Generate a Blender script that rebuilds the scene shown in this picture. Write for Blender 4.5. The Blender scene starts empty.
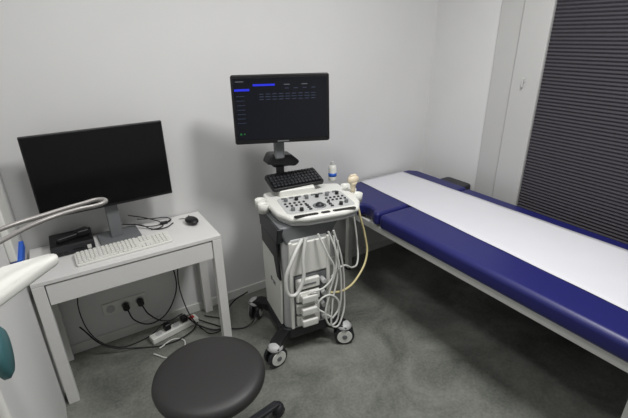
import bpy, bmesh, math, random
from mathutils import Vector, Matrix, Euler
random.seed(3)
C=bpy.context; D=bpy.data
try: C.scene.view_settings.view_transform='Standard'
except Exception: pass

# ---------------- materials ----------------
def mat(name,col,rough=.5,metal=0.,noise=0.,nscale=20.,bump=0.,emit=None,es=1.,coat=0.):
    m=D.materials.new(name); m.use_nodes=True; nt=m.node_tree; b=nt.nodes['Principled BSDF']
    b.inputs['Base Color'].default_value=(*col,1); b.inputs['Roughness'].default_value=rough
    b.inputs['Metallic'].default_value=metal
    if coat: b.inputs['Coat Weight'].default_value=coat
    if noise or bump:
        tc=nt.nodes.new('ShaderNodeTexCoord'); n=nt.nodes.new('ShaderNodeTexNoise')
        n.inputs['Scale'].default_value=nscale; n.inputs['Detail'].default_value=5
        nt.links.new(tc.outputs['Object'],n.inputs['Vector'])
        if noise:
            r=nt.nodes.new('ShaderNodeValToRGB')
            r.color_ramp.elements[0].position=.3; r.color_ramp.elements[1].position=.7
            r.color_ramp.elements[0].color=(*[c*(1-noise) for c in col],1)
            r.color_ramp.elements[1].color=(*[min(1,c*(1+noise)) for c in col],1)
            nt.links.new(n.outputs['Fac'],r.inputs['Fac']); nt.links.new(r.outputs['Color'],b.inputs['Base Color'])
        if bump:
            bp=nt.nodes.new('ShaderNodeBump'); bp.inputs['Strength'].default_value=bump; bp.inputs['Distance'].default_value=.005
            nt.links.new(n.outputs['Fac'],bp.inputs['Height']); nt.links.new(bp.outputs['Normal'],b.inputs['Normal'])
    if emit:
        b.inputs['Emission Color'].default_value=(*emit,1); b.inputs['Emission Strength'].default_value=es
    return m
def s(r,g,b): # sRGB 0-255 -> linear
    f=lambda c:(c/255/12.92 if c/255<=.04045 else ((c/255+.055)/1.055)**2.4)
    return (f(r),f(g),f(b))
M_wall=mat('wall_paint',s(216,216,215),.75,noise=.015,nscale=3,bump=.05)
M_ceil=mat('ceiling_paint',s(210,210,208),.9)
M_white=mat('white_laminate',s(222,221,219),.45,noise=.01,nscale=5)
M_frame=mat('window_frame_white',s(188,188,186),.35)
M_plast=mat('white_plastic',s(224,224,218),.35)
M_plast2=mat('pale_grey_plastic',s(186,188,187),.4)
M_grey=mat('mid_grey_plastic',s(110,112,114),.45)
M_dark=mat('dark_grey_plastic',s(38,39,43),.45)
M_black=mat('black_plastic',s(16,16,18),.4)
M_screen=mat('screen_glass',s(4,4,6),.12)
M_uscr=mat('ultrasound_screen_glass',s(8,9,13),.15,emit=s(17,19,28),es=.5)
M_navy=mat('navy_vinyl',s(31,33,98),.42,noise=.05,nscale=60,bump=.05)
M_navyd=mat('dark_navy_plastic',s(30,32,58),.4)
M_stool=mat('grey_vinyl',s(44,43,43),.5,noise=.04,nscale=60,bump=.08)
M_paper=mat('exam_paper',s(216,216,221),.85,noise=.01,nscale=8,bump=.15)
M_steel=mat('white_steel',s(215,215,212),.35)
M_chrome=mat('chrome',s(190,190,192),.22,metal=1.)
M_arm=mat('grey_enamel',s(140,137,134),.35,metal=.3)
M_cable=mat('cream_cable',s(214,202,150),.4)
M_cablew=mat('white_cable',s(214,214,210),.4)
M_cabler=mat('black_rubber',s(20,20,21),.55)
M_teal=mat('teal_vinyl',s(52,96,100),.5)
M_blue=mat('blue_plastic',s(30,90,190),.4)
M_red=mat('red_plastic',s(190,30,25),.4)
M_beige=mat('beige_plastic',s(222,208,182),.4)
M_blind=mat('pleated_fabric',s(62,59,65),.85,noise=.05,nscale=90)
def emat(n,c,e): return mat(n,(0,0,0),.5,emit=c,es=e)
E_blue=emat('ui_blue',s(30,45,225),.9); E_txt=emat('ui_text',s(120,125,135),.5); E_dim=emat('ui_dim',s(60,70,95),.6); E_grn=emat('ui_green',s(30,120,60),.6)

# floor concrete
M_floor=D.materials.new('polished_concrete'); M_floor.use_nodes=True
nt=M_floor.node_tree; b=nt.nodes['Principled BSDF']; b.inputs['Roughness'].default_value=.3
tc=nt.nodes.new('ShaderNodeTexCoord')
n1=nt.nodes.new('ShaderNodeTexNoise'); n1.inputs['Scale'].default_value=2.6; n1.inputs['Detail'].default_value=12; n1.inputs['Roughness'].default_value=.68; n1.inputs['Distortion'].default_value=.6
n2=nt.nodes.new('ShaderNodeTexNoise'); n2.inputs['Scale'].default_value=75; n2.inputs['Detail'].default_value=3
mx=nt.nodes.new('ShaderNodeMath'); mx.operation='MULTIPLY_ADD'; mx.inputs[1].default_value=.3
nt.links.new(tc.outputs['Object'],n1.inputs['Vector']); nt.links.new(tc.outputs['Object'],n2.inputs['Vector'])
nt.links.new(n2.outputs['Fac'],mx.inputs[0]); nt.links.new(n1.outputs['Fac'],mx.inputs[2])
r=nt.nodes.new('ShaderNodeValToRGB'); r.color_ramp.elements[0].position=.46; r.color_ramp.elements[1].position=.84
r.color_ramp.elements[0].color=(*s(84,86,81),1); r.color_ramp.elements[1].color=(*s(140,142,134),1)
nt.links.new(mx.outputs[0],r.inputs['Fac']); nt.links.new(r.outputs['Color'],b.inputs['Base Color'])

# ---------------- helpers ----------------
def root(name,loc=(0,0,0),rz=0):
    e=D.objects.new(name,None); C.collection.objects.link(e); e.location=loc; e.rotation_euler=(0,0,math.radians(rz)); e.empty_display_size=.1; return e
def finish(bm,name,m,par,loc=(0,0,0),rot=(0,0,0),smooth=True,bevel=0,seg=3):
    me=D.meshes.new(name); bmesh.ops.recalc_face_normals(bm,faces=bm.faces); bm.to_mesh(me); bm.free()
    o=D.objects.new(name,me); C.collection.objects.link(o); o.data.materials.append(m)
    o.location=loc; o.rotation_euler=[math.radians(a) for a in rot]
    if par: o.parent=par
    if bevel:
        md=o.modifiers.new('bevel','BEVEL'); md.width=bevel; md.segments=seg; md.limit_method='ANGLE'; md.angle_limit=math.radians(40)
    if smooth:
        for p in me.polygons: p.use_smooth=True
        if bevel:
            w=o.modifiers.new('wn','WEIGHTED_NORMAL'); w.keep_sharp=True
    return o
def box(name,lo,hi,m,par=None,bevel=.004,rot=(0,0,0),seg=3):
    c=[(a+b)/2 for a,b in zip(lo,hi)]; d=[abs(b-a) for a,b in zip(lo,hi)]
    bm=bmesh.new(); bmesh.ops.create_cube(bm,size=1); bmesh.ops.scale(bm,vec=d,verts=bm.verts)
    return finish(bm,name,m,par,c,rot,bevel>0,bevel,seg)
def cyl(name,c,r,h,m,par=None,rot=(0,0,0),r2=None,seg=40,bevel=.002):
    bm=bmesh.new(); bmesh.ops.create_cone(bm,cap_ends=True,segments=seg,radius1=r,radius2=r if r2 is None else r2,depth=h)
    return finish(bm,name,m,par,c,rot,True,bevel,2)
def sph(name,c,r,m,par=None,sc=(1,1,1),rot=(0,0,0)):
    bm=bmesh.new(); bmesh.ops.create_uvsphere(bm,u_segments=28,v_segments=16,radius=r); bmesh.ops.scale(bm,vec=sc,verts=bm.verts)
    return finish(bm,name,m,par,c,rot)
def lathe(name,prof,m,par=None,c=(0,0,0),seg=56,rot=(0,0,0)):
    bm=bmesh.new(); rings=[]
    for (rr,z) in prof:
        rings.append([bm.verts.new((rr*math.cos(2*math.pi*i/seg),rr*math.sin(2*math.pi*i/seg),z)) for i in range(seg)] if rr>1e-6 else [bm.verts.new((0,0,z))])
    for a,b in zip(rings,rings[1:]):
        for i in range(seg):
            j=(i+1)%seg
            if len(a)==1: bm.faces.new((a[0],b[i],b[j]))
            elif len(b)==1: bm.faces.new((a[i],a[j],b[0]))
            else: bm.faces.new((a[i],a[j],b[j],b[i]))
    return finish(bm,name,m,par,c,rot)
def prism(name,pts,z0,z1,m,par=None,bevel=.004,axis='z',loc=(0,0,0),rot=(0,0,0),seg=3):
    bm=bmesh.new()
    f={'z':lambda p,t:(p[0],p[1],t),'y':lambda p,t:(p[0],t,p[1]),'x':lambda p,t:(t,p[0],p[1])}[axis]
    A=[bm.verts.new(f(p,z0)) for p in pts]; B=[bm.verts.new(f(p,z1)) for p in pts]
    bm.faces.new(A); bm.faces.new(B[::-1])
    for i in range(len(pts)):
        j=(i+1)%len(pts); bm.faces.new((A[i],B[i],B[j],A[j]))
    return finish(bm,name,m,par,loc,rot,bevel>0,bevel,seg)
def rrect(x0,y0,x1,y1,r,n=6):
    out=[]
    for cx,cy,a in ((x1-r,y1-r,0),(x0+r,y1-r,90),(x0+r,y0+r,180),(x1-r,y0+r,270)):
        for i in range(n+1):
            t=math.radians(a+90*i/n); out.append((cx+r*math.cos(t),cy+r*math.sin(t)))
    return out
def tube(name,pts,r,m,par=None,cyc=False,res=8):
    cu=D.curves.new(name,'CURVE'); cu.dimensions='3D'; cu.bevel_depth=r; cu.bevel_resolution=3; cu.resolution_u=res; cu.use_fill_caps=True
    sp=cu.splines.new('BEZIER'); sp.bezier_points.add(len(pts)-1); sp.use_cyclic_u=cyc
    for bpnt,p in zip(sp.bezier_points,pts): bpnt.co=p; bpnt.handle_left_type=bpnt.handle_right_type='AUTO'
    o=D.objects.new(name,cu); C.collection.objects.link(o); cu.materials.append(m)
    dg=C.evaluated_depsgraph_get(); me=D.meshes.new_from_object(o.evaluated_get(dg)); D.objects.remove(o)
    o=D.objects.new(name,me); C.collection.objects.link(o)
    if not me.materials: me.materials.append(m)
    for p in me.polygons: p.use_smooth=True
    if par:o.parent=par
    return o
def multi(name,boxes,m,par=None,loc=(0,0,0),rot=(0,0,0),bevel=.0015):
    bm=bmesh.new()
    for (cx,cy,cz,dx,dy,dz) in boxes:
        bmesh.ops.create_cube(bm,size=1,matrix=Matrix.Translation((cx,cy,cz))@Matrix.Diagonal((dx,dy,dz,1)))
    return finish(bm,name,m,par,loc,rot,bevel>0,bevel,1)

# ---------------- room ----------------
YW=2.33; XL=-.25; XR=2.55; YB=-1.6; H=2.65
box('floor',(-1.7,YB-.1,-.1),(XR+.1,YW+.1,0),M_floor,bevel=0)
box('ceiling',(-1.7,YB-.1,H),(XR+.1,YW+.1,H+.1),M_ceil,bevel=0)
box('wall_back',(-1.7,YW,0),(XR+.1,YW+.1,H),M_wall,bevel=0)
box('wall_left',(XL-.1,.55,0),(XL,YW,H),M_wall,bevel=0)
box('wall_left_return',(-1.6,.45,0),(XL,.55,H),M_wall,bevel=0)
box('wall_left_entry',(-1.7,YB,0),(-1.6,.55,H),M_wall,bevel=0)
box('wall_front',(-1.7,YB-.1,0),(XR+.1,YB,H),M_wall,bevel=0)
box('wall_right',(XR,1.80,0),(XR+.1,YW,H),M_wall,bevel=0)
box('wall_right_rear',(XR,YB,0),(XR+.1,-.2,H),M_wall,bevel=0)
box('baseboard_back',(XL,YW-.012,0),(XR,YW,.06),M_steel,bevel=.002)
box('baseboard_right',(XR-.012,1.80,0),(XR,YW-.012,.06),M_steel,bevel=.002)
w=root('window_1')
box('outer_frame',(XR-.012,1.64,0),(XR+.08,1.80,H),M_frame,w,.004)
box('sash_stile',(XR-.035,1.45,.02),(XR+.06,1.635,H),M_frame,w,.01)
box('glass_pane',(XR+.03,-.2,0),(XR+.05,1.45,H),M_screen,w,0)
box('handle_rose',(XR-.043,1.540,1.385),(XR-.035,1.556,1.415),M_frame,w,.003)
box('handle_lever',(XR-.055,1.542,1.355),(XR-.043,1.553,1.41),M_frame,w,.004)
bm=bmesh.new(); n=130; z0=.02; pitch=(H-.03-z0)/n; prev=None
for i in range(2*n+1):
    z=z0+i*pitch/2; x=XR-.012-(.009 if i%2 else 0)
    cur=[bm.verts.new((x,-.2,z)),bm.verts.new((x,1.445,z))]
    if prev: bm.faces.new((prev[0],prev[1],cur[1],cur[0]))
    prev=cur
bl=finish(bm,'pleats',M_blind,None,smooth=False)
bb=root('pleated_blind'); bl.parent=bb
box('head_rail',(XR-.04,-.2,H-.03),(XR,1.445,H),M_steel,bb,.002)

# ---------------- desk ----------------
dz=.70
d=root('desk')
x0,x1,y0,y1=-.235,.628,1.935,2.318
box('desk_top',(x0,y0,dz-.02),(x1,y1,dz),M_white,d,.002)
box('drawer_front',(x0+.052,y0+.006,dz-.13),(x1-.052,y0+.022,dz-.027),M_white,d,.002)
box('drawer_box',(x0+.055,y0+.022,dz-.115),(x1-.055,y1-.05,dz-.03),M_white,d,.002)
for i,(a,bb_) in enumerate(((x0,y0),(x1-.048,y0),(x0,y1-.048),(x1-.048,y1-.048))):
    box('leg_%d'%(i+1),(a,bb_,0),(a+.048,bb_+.048,dz-.0215),M_white,d,.002)
for i,a in enumerate((x0+.006,x1-.024)):
    box('side_rail_%d'%(i+1),(a,y0+.045,dz-.125),(a+.018,y1-.045,dz-.0215),M_white,d,.002)
box('back_rail',(x0+.045,y1-.03,dz-.16),(x1-.045,y1-.012,dz-.0215),M_white,d,.002)

# ---------------- desk monitor ----------------
m=root('computer_monitor',(.163,2.17,dz),2)
box('bezel',(-.303,-.012,.20),(.303,.012,.588),M_black,m,.004)
box('rear_shell',(-.18,.012,.27),(.18,.04,.50),M_black,m,.015)
box('screen',(-.297,-.0135,.214),(.297,-.011,.582),M_screen,m,0)
box('stand_neck',(-.03,.03,.01),(.03,.055,.36),M_grey,m,.005)
prism('stand_base',rrect(-.09,-.035,.11,.135,.02),0,.012,M_grey,m,.004)

pc=root('mini_computer',(-.045,2.225,dz),0)
box('case',(-.095,-.085,.004),(.095,.085,.055),M_black,pc,.004)
box('front_panel',(-.092,-.088,.008),(.092,-.084,.051),M_dark,pc,.001)
multi('ports',[(-.06,-.0885,.02,.016,.002,.008),(-.035,-.0885,.02,.016,.002,.008),(.02,-.0885,.026,.05,.002,.004)],M_black,pc,bevel=0)
box('label_sticker',(.06,-.0895,.014),(.078,-.0882,.034),M_plast,pc,0)
hs=root('barcode_scanner',(-.04,2.205,dz+.0555),18)
prism('scanner_handle',rrect(-.075,-.014,.03,.014,.012),0,.024,M_black,hs,.006)
prism('scanner_head',[(.02,-.02),(.07,-.026),(.082,-.02),(.082,.02),(.07,.026),(.02,.02)],.0,.034,M_black,hs,.008)

k=root('computer_keyboard',(.172,2.052,dz+.004),1.5)
prism('keyboard_base',rrect(-.222,-.062,.222,.062,.01),0,.012,M_plast,k,.003,rot=(3,0,0))
keys=[]
for row in range(6):
    yy=.049-row*.0195
    xx=-.212
    if row==5: ws=[.02,.02,.02,.105,.02,.02,.02]
    else: ws=[.0165]*15
    for wd in ws:
        keys.append((xx+wd/2,yy,.015,wd-.003,.0155,.006)); xx+=wd+.0018
    xx=.074
    for c in range(3):
        if not(row in(3,) ) and not(row==4 and c!=1): keys.append((xx+c*.0185+.008,yy,.015,.0155,.0155,.006))
    if row>0:
        for c in range(4): keys.append((.138+c*.0185+.008,yy,.015,.0155,.0155,.006))
multi('keys',keys,M_plast,k,rot=(3,0,0),bevel=.001)

ms=root('computer_mouse',(.545,2.165,dz),10)
sph('mouse_body',(0,0,.0195),.03,M_black,ms,(1.1,1.75,.62))
cyl('scroll_wheel',(0,.03,.034),.006,.006,M_dark,ms,rot=(0,90,0),seg=20)
tube('mouse_cord',[(0,.045,.014),(.0,.07,.006),(-.012,.09,.004),(-.03,.10,.004)],.0018,M_cabler,ms)

dc=root('desk_cables')
tube('cord_a',[(.20,2.28,.74),(.29,2.26,.72),(.34,2.20,.706),(.40,2.18,.706),(.455,2.22,.706)],.003,M_cabler,dc)
tube('cord_b',[(.24,2.29,.78),(.34,2.29,.735),(.40,2.25,.706),(.38,2.20,.706),(.33,2.20,.706)],.0028,M_cabler,dc)
tube('cord_c',[(.28,2.28,.75),(.36,2.29,.73),(.45,2.29,.71),(.44,2.25,.707),(.40,2.27,.707)],.0028,M_cabler,dc)
tube('cord_d',[(.26,2.27,.73),(.32,2.23,.715),(.42,2.25,.706),(.46,2.28,.706)],.0028,M_cabler,dc)
box('cable_plug',(.39,2.235,.702),(.43,2.255,.715),M_black,dc,.003)

# ---------------- under-desk cabling ----------------
wo=root('wall_outlet',(.13,YW-.006,.22))
box('outlet_plate',(-.12,-.006,-.04),(.12,.006,.04),M_plast,wo,.004)
for i,x in enumerate((-.08,0,.08)):
    cyl('socket_%d'%(i+1),(x,-.008,0),.024,.006,M_plast2,wo,rot=(90,0,0))
for i,x in enumerate((0,.08)):
    cyl('plug_%d'%(i+1),(x,-.03,0),.019,.045,M_black,wo,rot=(90,0,0))
pw=root('power_strip',(.36,2.20,0),12)
box('strip_body',(-.15,-.028,0),(.15,.028,.04),M_plast,pw,.006)
for i,x in enumerate((-.10,-.045,.01,.065)): cyl('socket_%d'%(i+1),(x,0,.041),.02,.004,M_plast2,pw)
box('red_switch',(.105,-.012,.038),(.13,.012,.048),M_red,pw,.002)
box('plug_a',(-.065,-.02,.043),(-.025,.02,.085),M_black,pw,.008)
box('plug_b',(.045,-.02,.043),(.085,.02,.08),M_black,pw,.008)
uc=root('floor_cables')
def U(n,pts,r=.004,mm=None): tube(n,pts,r,mm or M_cabler,uc)
U('cable_1',[(.13,2.28,.22),(.16,2.24,.14),(.26,2.22,.10),(.40,2.26,.20),(.42,2.28,.45),(.40,2.29,.62)])
U('cable_2',[(.21,2.28,.22),(.24,2.24,.15),(.32,2.18,.11),(.42,2.21,.10)])
U('cable_3',[(-.12,2.27,.20),(-.02,2.20,.07),(.14,2.16,.008),(.30,2.10,.008),(.44,2.12,.02),(.50,2.20,.008)])
U('cable_4',[(.0,2.28,.60),(-.10,2.26,.30),(.0,2.20,.06),(.18,2.22,.008),(.31,2.20,.09)],.003)
U('cable_5',[(.50,2.22,.02),(.58,2.12,.008),(.66,2.02,.008),(.76,1.98,.02),(.84,2.0,.10)])
U('cable_6',[(.20,2.06,.008),(.28,1.98,.008),(.38,2.06,.008),(.34,2.12,.008),(.24,2.09,.008)],.004,M_cablew)
U('cable_7',[(.46,2.28,.5),(.44,2.24,.2),(.50,2.14,.008),(.56,2.04,.008),(.64,2.12,.008),(.56,2.24,.008)],.0035)
U('cable_8',[(.44,2.24,.06),(.50,2.12,.03),(.60,2.06,.008),(.66,2.16,.008),(.74,2.20,.06),(.82,2.12,.16)],.0045)

# ---------------- swivel stool ----------------
st=root('swivel_stool',(.30,1.25,0),0)
lathe('seat_cushion',[(0,.435),(.175,.435),(.200,.441),(.211,.455),(.214,.472),(.209,.486),(.193,.497),(.165,.502),(.08,.504),(0,.504)],M_stool,st)
cyl('seat_plate',(0,0,.428),.12,.012,M_dark,st)
cyl('gas_column',(0,0,.33),.014,.22,M_chrome,st)
cyl('column_sleeve',(0,0,.19),.025,.22,M_dark,st)
lathe('base_hub',[(0,.05),(.045,.05),(.05,.08),(.035,.115),(0,.12)],M_dark,st)
SR=.318
for i in range(5):
    a=math.radians(72*i+13)
    ca,sa=math.cos(a),math.sin(a)
    o=prism('base_arm_%d'%(i+1),[(.02,.065),(.02,.105),(SR,.078),(SR+.005,.06)],-.019,.019,M_dark,st,.006,axis='y'); o.rotation_euler[2]=a
    for sgn in(-1,1):
        cyl('caster_wheel_%d%s'%(i+1,'ab'[(sgn+1)//2]),(SR*ca-sgn*.014*sa,SR*sa+sgn*.014*ca,.027),.027,.018,M_black,st,rot=(90,0,math.degrees(a)))
    lathe('caster_hood_%d'%(i+1),[(.031,.022),(.031,.044),(.022,.06),(0,.065)],M_dark,st,c=(SR*ca,SR*sa,0),seg=28)

# ---------------- ultrasound machine ----------------
u=root('ultrasound_machine',(1.02,1.81,0),-8)
prism('base_plate',rrect(-.16,-.17,.17,.20,.05),.085,.15,M_dark,u,.01)
for i,(cx,cy) in enumerate(((-.235,-.225),(.19,-.225),(-.21,.22),(.22,.19))):
    L=math.hypot(cx,cy); a=math.atan2(cy,cx)
    o=prism('base_leg_%d'%(i+1),[(.06,.08),(.06,.145),(L-.03,.145),(L+.03,.122),(L+.03,.10),(L-.02,.095)],-.035,.035,M_black,u,.008,axis='y'); o.rotation_euler[2]=a
    rr=.058
    th=[15,-20,60,-30][i]
    ct,stt=math.cos(math.radians(th)),math.sin(math.radians(th))
    for sgn in(-1,1):
        ox,oy=-sgn*.022*stt,sgn*.022*ct
        cyl('wheel_tyre_%d%s'%(i+1,'ab'[(sgn+1)//2]),(cx+ox,cy+oy,rr),rr,.022,M_dark,u,rot=(90,0,th),bevel=.005)
        cyl('wheel_cap_%d%s'%(i+1,'ab'[(sgn+1)//2]),(cx+ox*1.55,cy+oy*1.55,rr),rr*.76,.006,M_plast,u,rot=(90,0,th),bevel=.002)
        cyl('wheel_hub_%d%s'%(i+1,'ab'[(sgn+1)//2]),(cx+ox*1.75,cy+oy*1.75,rr),rr*.25,.006,M_grey,u,rot=(90,0,th),bevel=.002)
    lathe('caster_hood_%d'%(i+1),[(.035,.100),(.045,.114),(.03,.132),(0,.137)],M_plast2,u,c=(cx,cy,0),seg=28)
    cyl('caster_stem_%d'%(i+1),(cx,cy,.085),.012,.06,M_grey,u,seg=20)
bw=.138
prism('tower_body',[(-bw,-.14),(-.10,-.17),(.10,-.17),(bw,-.14),(bw,.16),(.11,.21),(-.11,.21),(-bw,.16)],.145,.71,M_plast2,u,.012)
prism('left_side_panel',[(-.12,.16),(.14,.16),(.16,.45),(.16,.62),(-.10,.62),(-.14,.48)],-bw-.018,-bw-.004,M_plast,u,.006,axis='x')
prism('left_side_trim',[(-.15,.47),(-.115,.68),(.14,.68),(.14,.585),(-.06,.575),(-.10,.47)],-bw-.024,-bw-.012,M_black,u,.004,axis='x')
multi('side_logo',[(-bw-.0195,.01,.40,.003,.022,.022),(-bw-.0195,-.035,.40,.003,.035,.008),(-bw-.0195,-.035,.387,.003,.035,.004)],M_grey,u,bevel=0)
box('front_panel_upper',(-.105,-.182,.50),(.105,-.168,.69),M_plast,u,.006)
box('front_recess',(-.105,-.176,.165),(.105,-.166,.49),M_grey,u,.003)
prism('front_bezel_left',rrect(-.118,.16,-.098,.70,.008),-.186,-.168,M_plast,u,.004,axis='y')
prism('front_bezel_right',rrect(.098,.16,.118,.70,.008),-.186,-.168,M_plast,u,.004,axis='y')
for r_ in range(4):
    z=.178+r_*.078
    box('connector_port_%d'%(r_+1),(-.088,-.20,z),(.05,-.175,z+.062),M_plast,u,.008)
    cyl('port_lock_%d'%(r_+1),(.07,-.195,z+.031),.014,.04,M_plast2,u,rot=(90,0,0),seg=24)
multi('port_slots',[(-.02,-.201,.209+i*.078,.09,.004,.008) for i in range(4)],M_grey,u,bevel=0)
prism('neck_cowl',[(-.125,.68),(.125,.68),(.19,.785),(-.16,.785)],-.165,.15,M_grey,u,.012,axis='y')
prism('cowl_side_cover',[(-.15,.69),(.13,.69),(.15,.78),(-.17,.78)],-.170,-.135,M_dark,u,.008,axis='x')
c=root('control_console',(.10,-.01,.787),-4); c.parent=u
def outline(k=0):
    base=[(-.235,.20),(-.248,.02),(-.235,-.10),(-.19,-.185),(-.10,-.21),(.10,-.21),(.19,-.185),(.235,-.10),(.248,.02),(.235,.20),(.15,.225),(-.15,.225)]
    return [(x*(1-k),y*(1-k)) for x,y in base]
prism('console_tray',outline(.05),0,.025,M_plast2,c,.008)
prism('console_top',outline(),.022,.055,M_plast,c,.014)
for nm,xa,xb in(('left',-.17,-.04),('centre',-.025,.025),('right',.04,.17)):
    prism('front_handle_slot_'+nm,rrect(xa,-.198,xb,-.174,.011),.053,.0565,M_black,c,0)
prism('key_deck',rrect(-.19,-.155,.19,.08,.03),.053,.057,M_plast2,c,.002)
lathe('trackball_ring',[(.036,.056),(.036,.060),(.027,.062),(.027,.057)],M_grey,c,c=(0,-.10,0),seg=32)
sph('trackball',(0,-.10,.054),.024,M_dark,c)
kb=[];kw=[]
for i in range(5):
    for j in range(2):
        kb.append((-.165+i*.026,-.02-j*.034,.060,.012,.011,.008)); kb.append((.07+i*.024,-.02-j*.034,.060,.012,.011,.008))
for i in range(8): kw.append((-.15+i*.043,.058,.060,.026,.012,.008))
for i in range(3):
    kb.append((-.06,-.075-i*.027,.060,.016,.012,.008)); kb.append((.06,-.075-i*.027,.060,.016,.012,.008))
multi('function_keys',kb,M_dark,c); multi('soft_keys',kw,M_grey,c)
for i,(x,y) in enumerate(((-.15,.02),(-.09,.02),(-.03,.02),(.03,.02),(.09,.02),(.15,.02),(-.15,-.11),(-.11,-.13),(.15,-.11),(.11,-.13))):
    cyl('knob_%d'%(i+1),(x,y,.066),.0105,.018,M_black if i%2 else M_grey,c,seg=20)
kd=root('alphanumeric_keyboard',(-.045,.185,.128),6); kd.parent=c; kd.rotation_euler[0]=math.radians(16)
prism('keyboard_tray',rrect(-.16,-.078,.16,.075,.02),-.024,.0,M_black,kd,.006)
kk=[]
for r_ in range(5):
    for q in range(14): kk.append((-.139+q*.0213+(r_%2)*.003,.052-r_*.026,.005,.0175,.020,.009))
multi('letter_keys',kk,M_dark,kd,bevel=.002)
prism('keyboard_riser',[(.10,.05),(.255,.05),(.255,.13),(.10,.09)],-.16,.05,M_plast,c,.008,axis='x')
for i,(x,y) in enumerate(((-.268,.05),(-.268,.12),(.268,.0),(.268,.08),(.268,.155))):
    lathe('probe_holder_%d'%(i+1),[(.020,.0),(.028,.0),(.031,.05),(.027,.052),(.022,.03),(.020,.0)],M_plast,c,c=(x,y,.002),seg=24)
cyl('monitor_post',(.005,.24,.88),.024,.32,M_dark,u)
box('monitor_arm_base',(-.045,.21,.975),(.10,.29,1.03),M_black,u,.02)
prism('monitor_arm_joint',[(-.10,1.02),(.07,.99),(.10,1.015),(.05,1.06),(-.07,1.075)],.15,.25,M_black,u,.015,axis='y')
box('monitor_arm_upper',(-.055,.13,1.05),(.0,.17,1.22),M_grey,u,.012)
mo=root('monitor_head',(-.02,.10,1.325),-15); mo.parent=u; mo.rotation_euler[0]=math.radians(-3)
prism('monitor_housing',rrect(-.248,-.172,.248,.172,.012),-.012,.022,M_black,mo,.006,axis='y')
box('monitor_rear',(-.15,.02,-.11),(.15,.055,.11),M_dark,mo,.02)
box('display_panel',(-.235,-.0145,-.148),(.235,-.0115,.155),M_uscr,mo,0)
box('brand_strip',(-.03,-.0135,-.165),(.03,-.0118,-.159),M_grey,mo,0)
ui=lambda n,L,mm: multi(n,[(x,-.0152,z,dx,.0008,dz_) for x,z,dx,dz_ in L],mm,mo,bevel=0)
ui('ui_selection_bar',[(-.085,.122,.11,.010),(-.195,.100,.075,.011)],E_blue)
tx=[]
for i in range(9):
    for j in range(3): tx.append((-.10+i*.033,.078-j*.013,.022+.006*((i*j)%2),.0035))
for i in range(4): tx.append((.03+i*.045,.104,.02,.0035))
for i in range(7): tx.append((-.205,.07-i*.022,.04,.0025))
ui('ui_text',tx,E_dim)
ui('ui_text_heading',[(-.205,.140,.04,.004),(.03,.122,.03,.004),(.12,.122,.03,.004)],E_txt)
ui('ui_icons',[(-.215,-.118,.010,.010),(-.197,-.118,.007,.007)],E_grn)
def PC(n,pts,r=.0055,mm=None): return tube(n,pts,r,mm or M_cable,u)
PC('probe_cable_1',[(.366,-.03,.80),(.38,-.05,.70),(.41,-.06,.58),(.41,-.09,.46),(.33,-.14,.37),(.20,-.20,.34),(.10,-.215,.36)],.0062)
PC('probe_cable_2',[(.366,.05,.80),(.385,.03,.66),(.395,.0,.50),(.36,-.07,.42),(.28,-.15,.44),(.18,-.20,.50),(.11,-.215,.46)],.0055,M_cablew)
PC('probe_cable_3',[(-.05,-.20,.72),(-.12,-.24,.64),(-.165,-.25,.52),(-.13,-.25,.43),(-.07,-.24,.49),(-.055,-.22,.62),(-.03,-.20,.72)],.010,M_cablew)
PC('probe_cable_4',[(.10,-.20,.73),(.14,-.22,.60),(.17,-.22,.40),(.16,-.22,.24),(.12,-.23,.15),(.07,-.24,.20),(.09,-.23,.36),(.14,-.215,.52),(.13,-.2,.70)],.0055,M_cablew)
PC('probe_cable_5',[(.13,-.20,.73),(.18,-.20,.55),(.20,-.20,.34),(.18,-.22,.18),(.13,-.235,.13),(.11,-.23,.28),(.15,-.21,.45),(.16,-.19,.66)],.0055,M_cablew)
PC('probe_cable_6',[(.04,-.20,.73),(.08,-.225,.62),(.12,-.23,.50),(.06,-.235,.42),(-.02,-.225,.40),(-.04,-.21,.36)],.0055,M_cablew)
PC('probe_cable_8',[(.11,-.235,.20),(.06,-.235,.25),(.02,-.23,.30),(.06,-.235,.36),(.13,-.23,.33),(.15,-.23,.25),(.11,-.235,.20)],.0055,M_cablew)
for i,(x,z) in enumerate(((-.02,.365),(-.02,.285),(-.02,.21))):
    box('probe_connector_%d'%(i+1),(x-.05,-.235,z-.022),(x+.045,-.198,z+.022),M_plast,u,.008)
gb=root('gel_bottle',(1.385,1.985,.843),0)
lathe('bottle_body',[(0,0),(.022,0),(.025,.006),(.025,.080),(.02,.096),(.011,.102),(0,.102)],M_plast,gb,seg=28)
cyl('bottle_label',(0,0,.040),.0256,.022,M_blue,gb,seg=28,bevel=0)
cyl('bottle_cap',(0,0,.110),.014,.02,M_plast2,gb,r2=.011,seg=20)
pb=root('ultrasound_probe',(1.375,1.765,.855),0)
lathe('probe_grip',[(0,-.03),(.010,-.03),(.013,0),(.018,.03),(.027,.045),(.0,.05)],M_beige,pb,seg=24)
sph('probe_head',(0,0,.058),.032,M_beige,pb,(1.15,.75,.85))
box('probe_lens',(-.02,-.01,.076),(.02,.01,.088),M_beige,pb,.004)

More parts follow.
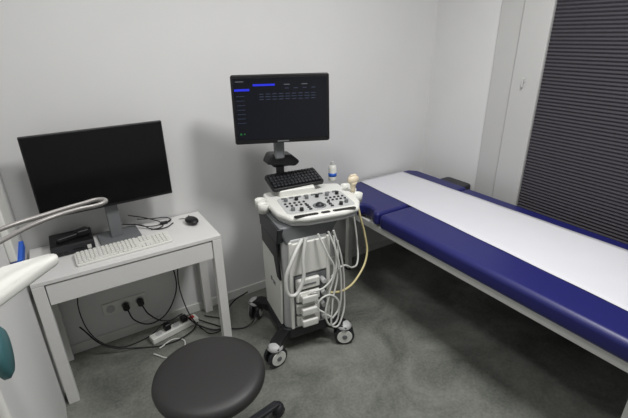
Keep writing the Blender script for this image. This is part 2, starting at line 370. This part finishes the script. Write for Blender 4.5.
# ---------------- examination bed ----------------
e=root('examination_bed')
bx0,bx1=1.57,2.41
def pad(name,pts,z0,z1,bev): return prism(name,pts,z0,z1,M_navy,e,bev,seg=6)
pad('mattress_main',rrect(bx0,.12,bx1,1.755,.03),.555,.65,.035)
hp=[(bx0+.0,1.765),(bx1,1.765),(bx1,2.25),(bx1-.05,2.31),(bx0+.05,2.31),(bx0,2.26),(bx0,1.97),(bx0+.035,1.94),(bx0+.045,1.89),(bx0+.035,1.84),(bx0,1.81)]
pad('mattress_head',hp,.565,.65,.025)
box('side_rail_near',(bx0+.03,.18,.505),(bx0+.07,2.28,.552),M_steel,e,.004)
box('side_rail_far',(bx1-.07,.18,.505),(bx1-.03,2.28,.552),M_steel,e,.004)
for i,y in enumerate((.2,1.2,2.24)): box('cross_rail_%d'%(i+1),(bx0+.07,y,.51),(bx1-.07,y+.04,.55),M_steel,e,.004)
for i,(x,y) in enumerate(((bx0+.10,2.18),(bx1-.14,2.18),(bx0+.10,.32),(bx1-.14,.32))):
    box('leg_%d'%(i+1),(x,y,.015),(x+.04,y+.04,.51),M_steel,e,.004); cyl('foot_%d'%(i+1),(x+.02,y+.02,.0095),.024,.019,M_black,e,seg=24)
bm=bmesh.new(); nx,ny=16,60; g=[]
for j in range(ny+1):
    t=j/ny; y=2.30+(.13-2.30)*t; xa=1.855+(1.745-1.855)*t; xb=2.28+(2.325-2.28)*t
    row=[]
    for i in range(nx+1):
        q=i/nx; x=xa+(xb-xa)*q
        z=.6525+.0012*math.sin(7*y+2*q)*math.sin(3*x+9*y)+ .0015
        row.append(bm.verts.new((x,y,z)))
    g.append(row)
for j in range(ny):
    for i in range(nx): bm.faces.new((g[j][i],g[j][i+1],g[j+1][i+1],g[j+1][i]))
pp=finish(bm,'paper_sheet',M_paper,e); sd=pp.modifiers.new('s','SOLIDIFY'); sd.thickness=.001

wb=root('waste_bin',(2.475,1.93,0),0)
prism('bin_body',rrect(-.055,-.11,.055,.11,.03),0,.58,M_grey,wb,.006)
prism('bin_lid',rrect(-.06,-.115,.06,.115,.035),.58,.635,M_dark,wb,.015)

# ---------------- equipment trolley at left ----------------
t=root('equipment_trolley',(-.21,.82,0))
prism('support_arm',[(-.03,-.06),(-.01,-.06),(.0,.08),(.02,.16),(.09,.245),(.145,.31),(.15,.33),(.13,.342),(.03,.33),(-.03,.27)],1.145,1.173,M_plast,t,.013)
prism('arm_bracket',[(-.05,1.145),(.20,1.145),(.17,1.10),(.10,1.02),(.04,.92),(-.04,.90)],-.03,-.005,M_plast,t,.012,axis='x')
cyl('column',(-.005,0,.60),.02,1.10,M_plast,t)
box('foot_bar',(-.03,-.26,.045),(.03,.24,.075),M_plast,t,.01)
for i,y in enumerate((-.22,.20)): cyl('caster_%d'%(i+1),(0,y,.025),.025,.024,M_black,t,rot=(0,90,0),seg=24)
lathe('teal_pad',[(0,-.012),(.048,-.012),(.058,-.005),(.058,.005),(.048,.012),(0,.012)],M_teal,t,c=(.010,.135,1.06),rot=(0,90,0),seg=40)
tube('push_handle',[(-.01,.13,1.306),(.06,.25,1.294),(.15,.31,1.287),(.23,.34,1.286),(.272,.348,1.286),(.285,.330,1.286),(.27,.31,1.286),(.215,.30,1.287),(.145,.265,1.290),(.06,.165,1.297),(.0,.06,1.306)],.0055,M_arm,t)
tube('handle_post',[(0,.02,1.14),(0,.05,1.20),(-.005,.10,1.305)],.008,M_arm,t)

wd=root('glove_dispenser',(XL,1.86,.90))
box('dispenser_case',(.0,-.10,.0),(.026,.10,.26),M_plast,wd,.006)
box('glove_box_blue',(.002,-.09,-.035),(.04,.10,.0),M_blue,wd,.003)
box('red_tab',(.002,-.09,-.055),(.034,.0,-.036),M_red,wd,.002)

# ---------------- lights ----------------
def ceil_lamp(name,x,y,sx,sy,pw_):
    r_=root(name,(x,y,H))
    box('lamp_housing',(-sx/2-.02,-sy/2-.02,-.03),(sx/2+.02,sy/2+.02,0),M_steel,r_,.004)
    L=D.lights.new(name+'_emitter','AREA'); L.shape='RECTANGLE'; L.size=sx; L.size_y=sy; L.energy=pw_; L.color=(1.,.993,.985)
    o=D.objects.new('lamp_emitter',L); C.collection.objects.link(o); o.location=(0,0,-.035); o.parent=r_
ceil_lamp('ceiling_lamp',1.40,.75,.4,.4,38)
ceil_lamp('ceiling_lamp.001',.25,1.0,.3,.3,14)
W=D.worlds.new('World'); C.scene.world=W; W.use_nodes=True
W.node_tree.nodes['Background'].inputs[0].default_value=(.02,.022,.03,1)

# ---------------- camera ----------------
f,pi_,ro,ya,hz=413.6,.4047,-.0139,.5612,1.6875
F=Vector((math.sin(ya)*math.cos(pi_),math.cos(ya)*math.cos(pi_),-math.sin(pi_)))
R=Vector((math.cos(ya),-math.sin(ya),0)); Uv=R.cross(F)
R2=R*math.cos(ro)+Uv*math.sin(ro); U2=-R*math.sin(ro)+Uv*math.cos(ro)
cd=D.cameras.new('camera'); cd.sensor_width=36; cd.lens=36*f/628; cd.clip_start=.02
co=D.objects.new('camera',cd); C.collection.objects.link(co)
mm=Matrix((R2,U2,-F)).transposed().to_4x4(); mm.translation=(0,0,hz); co.matrix_world=mm
C.scene.camera=co
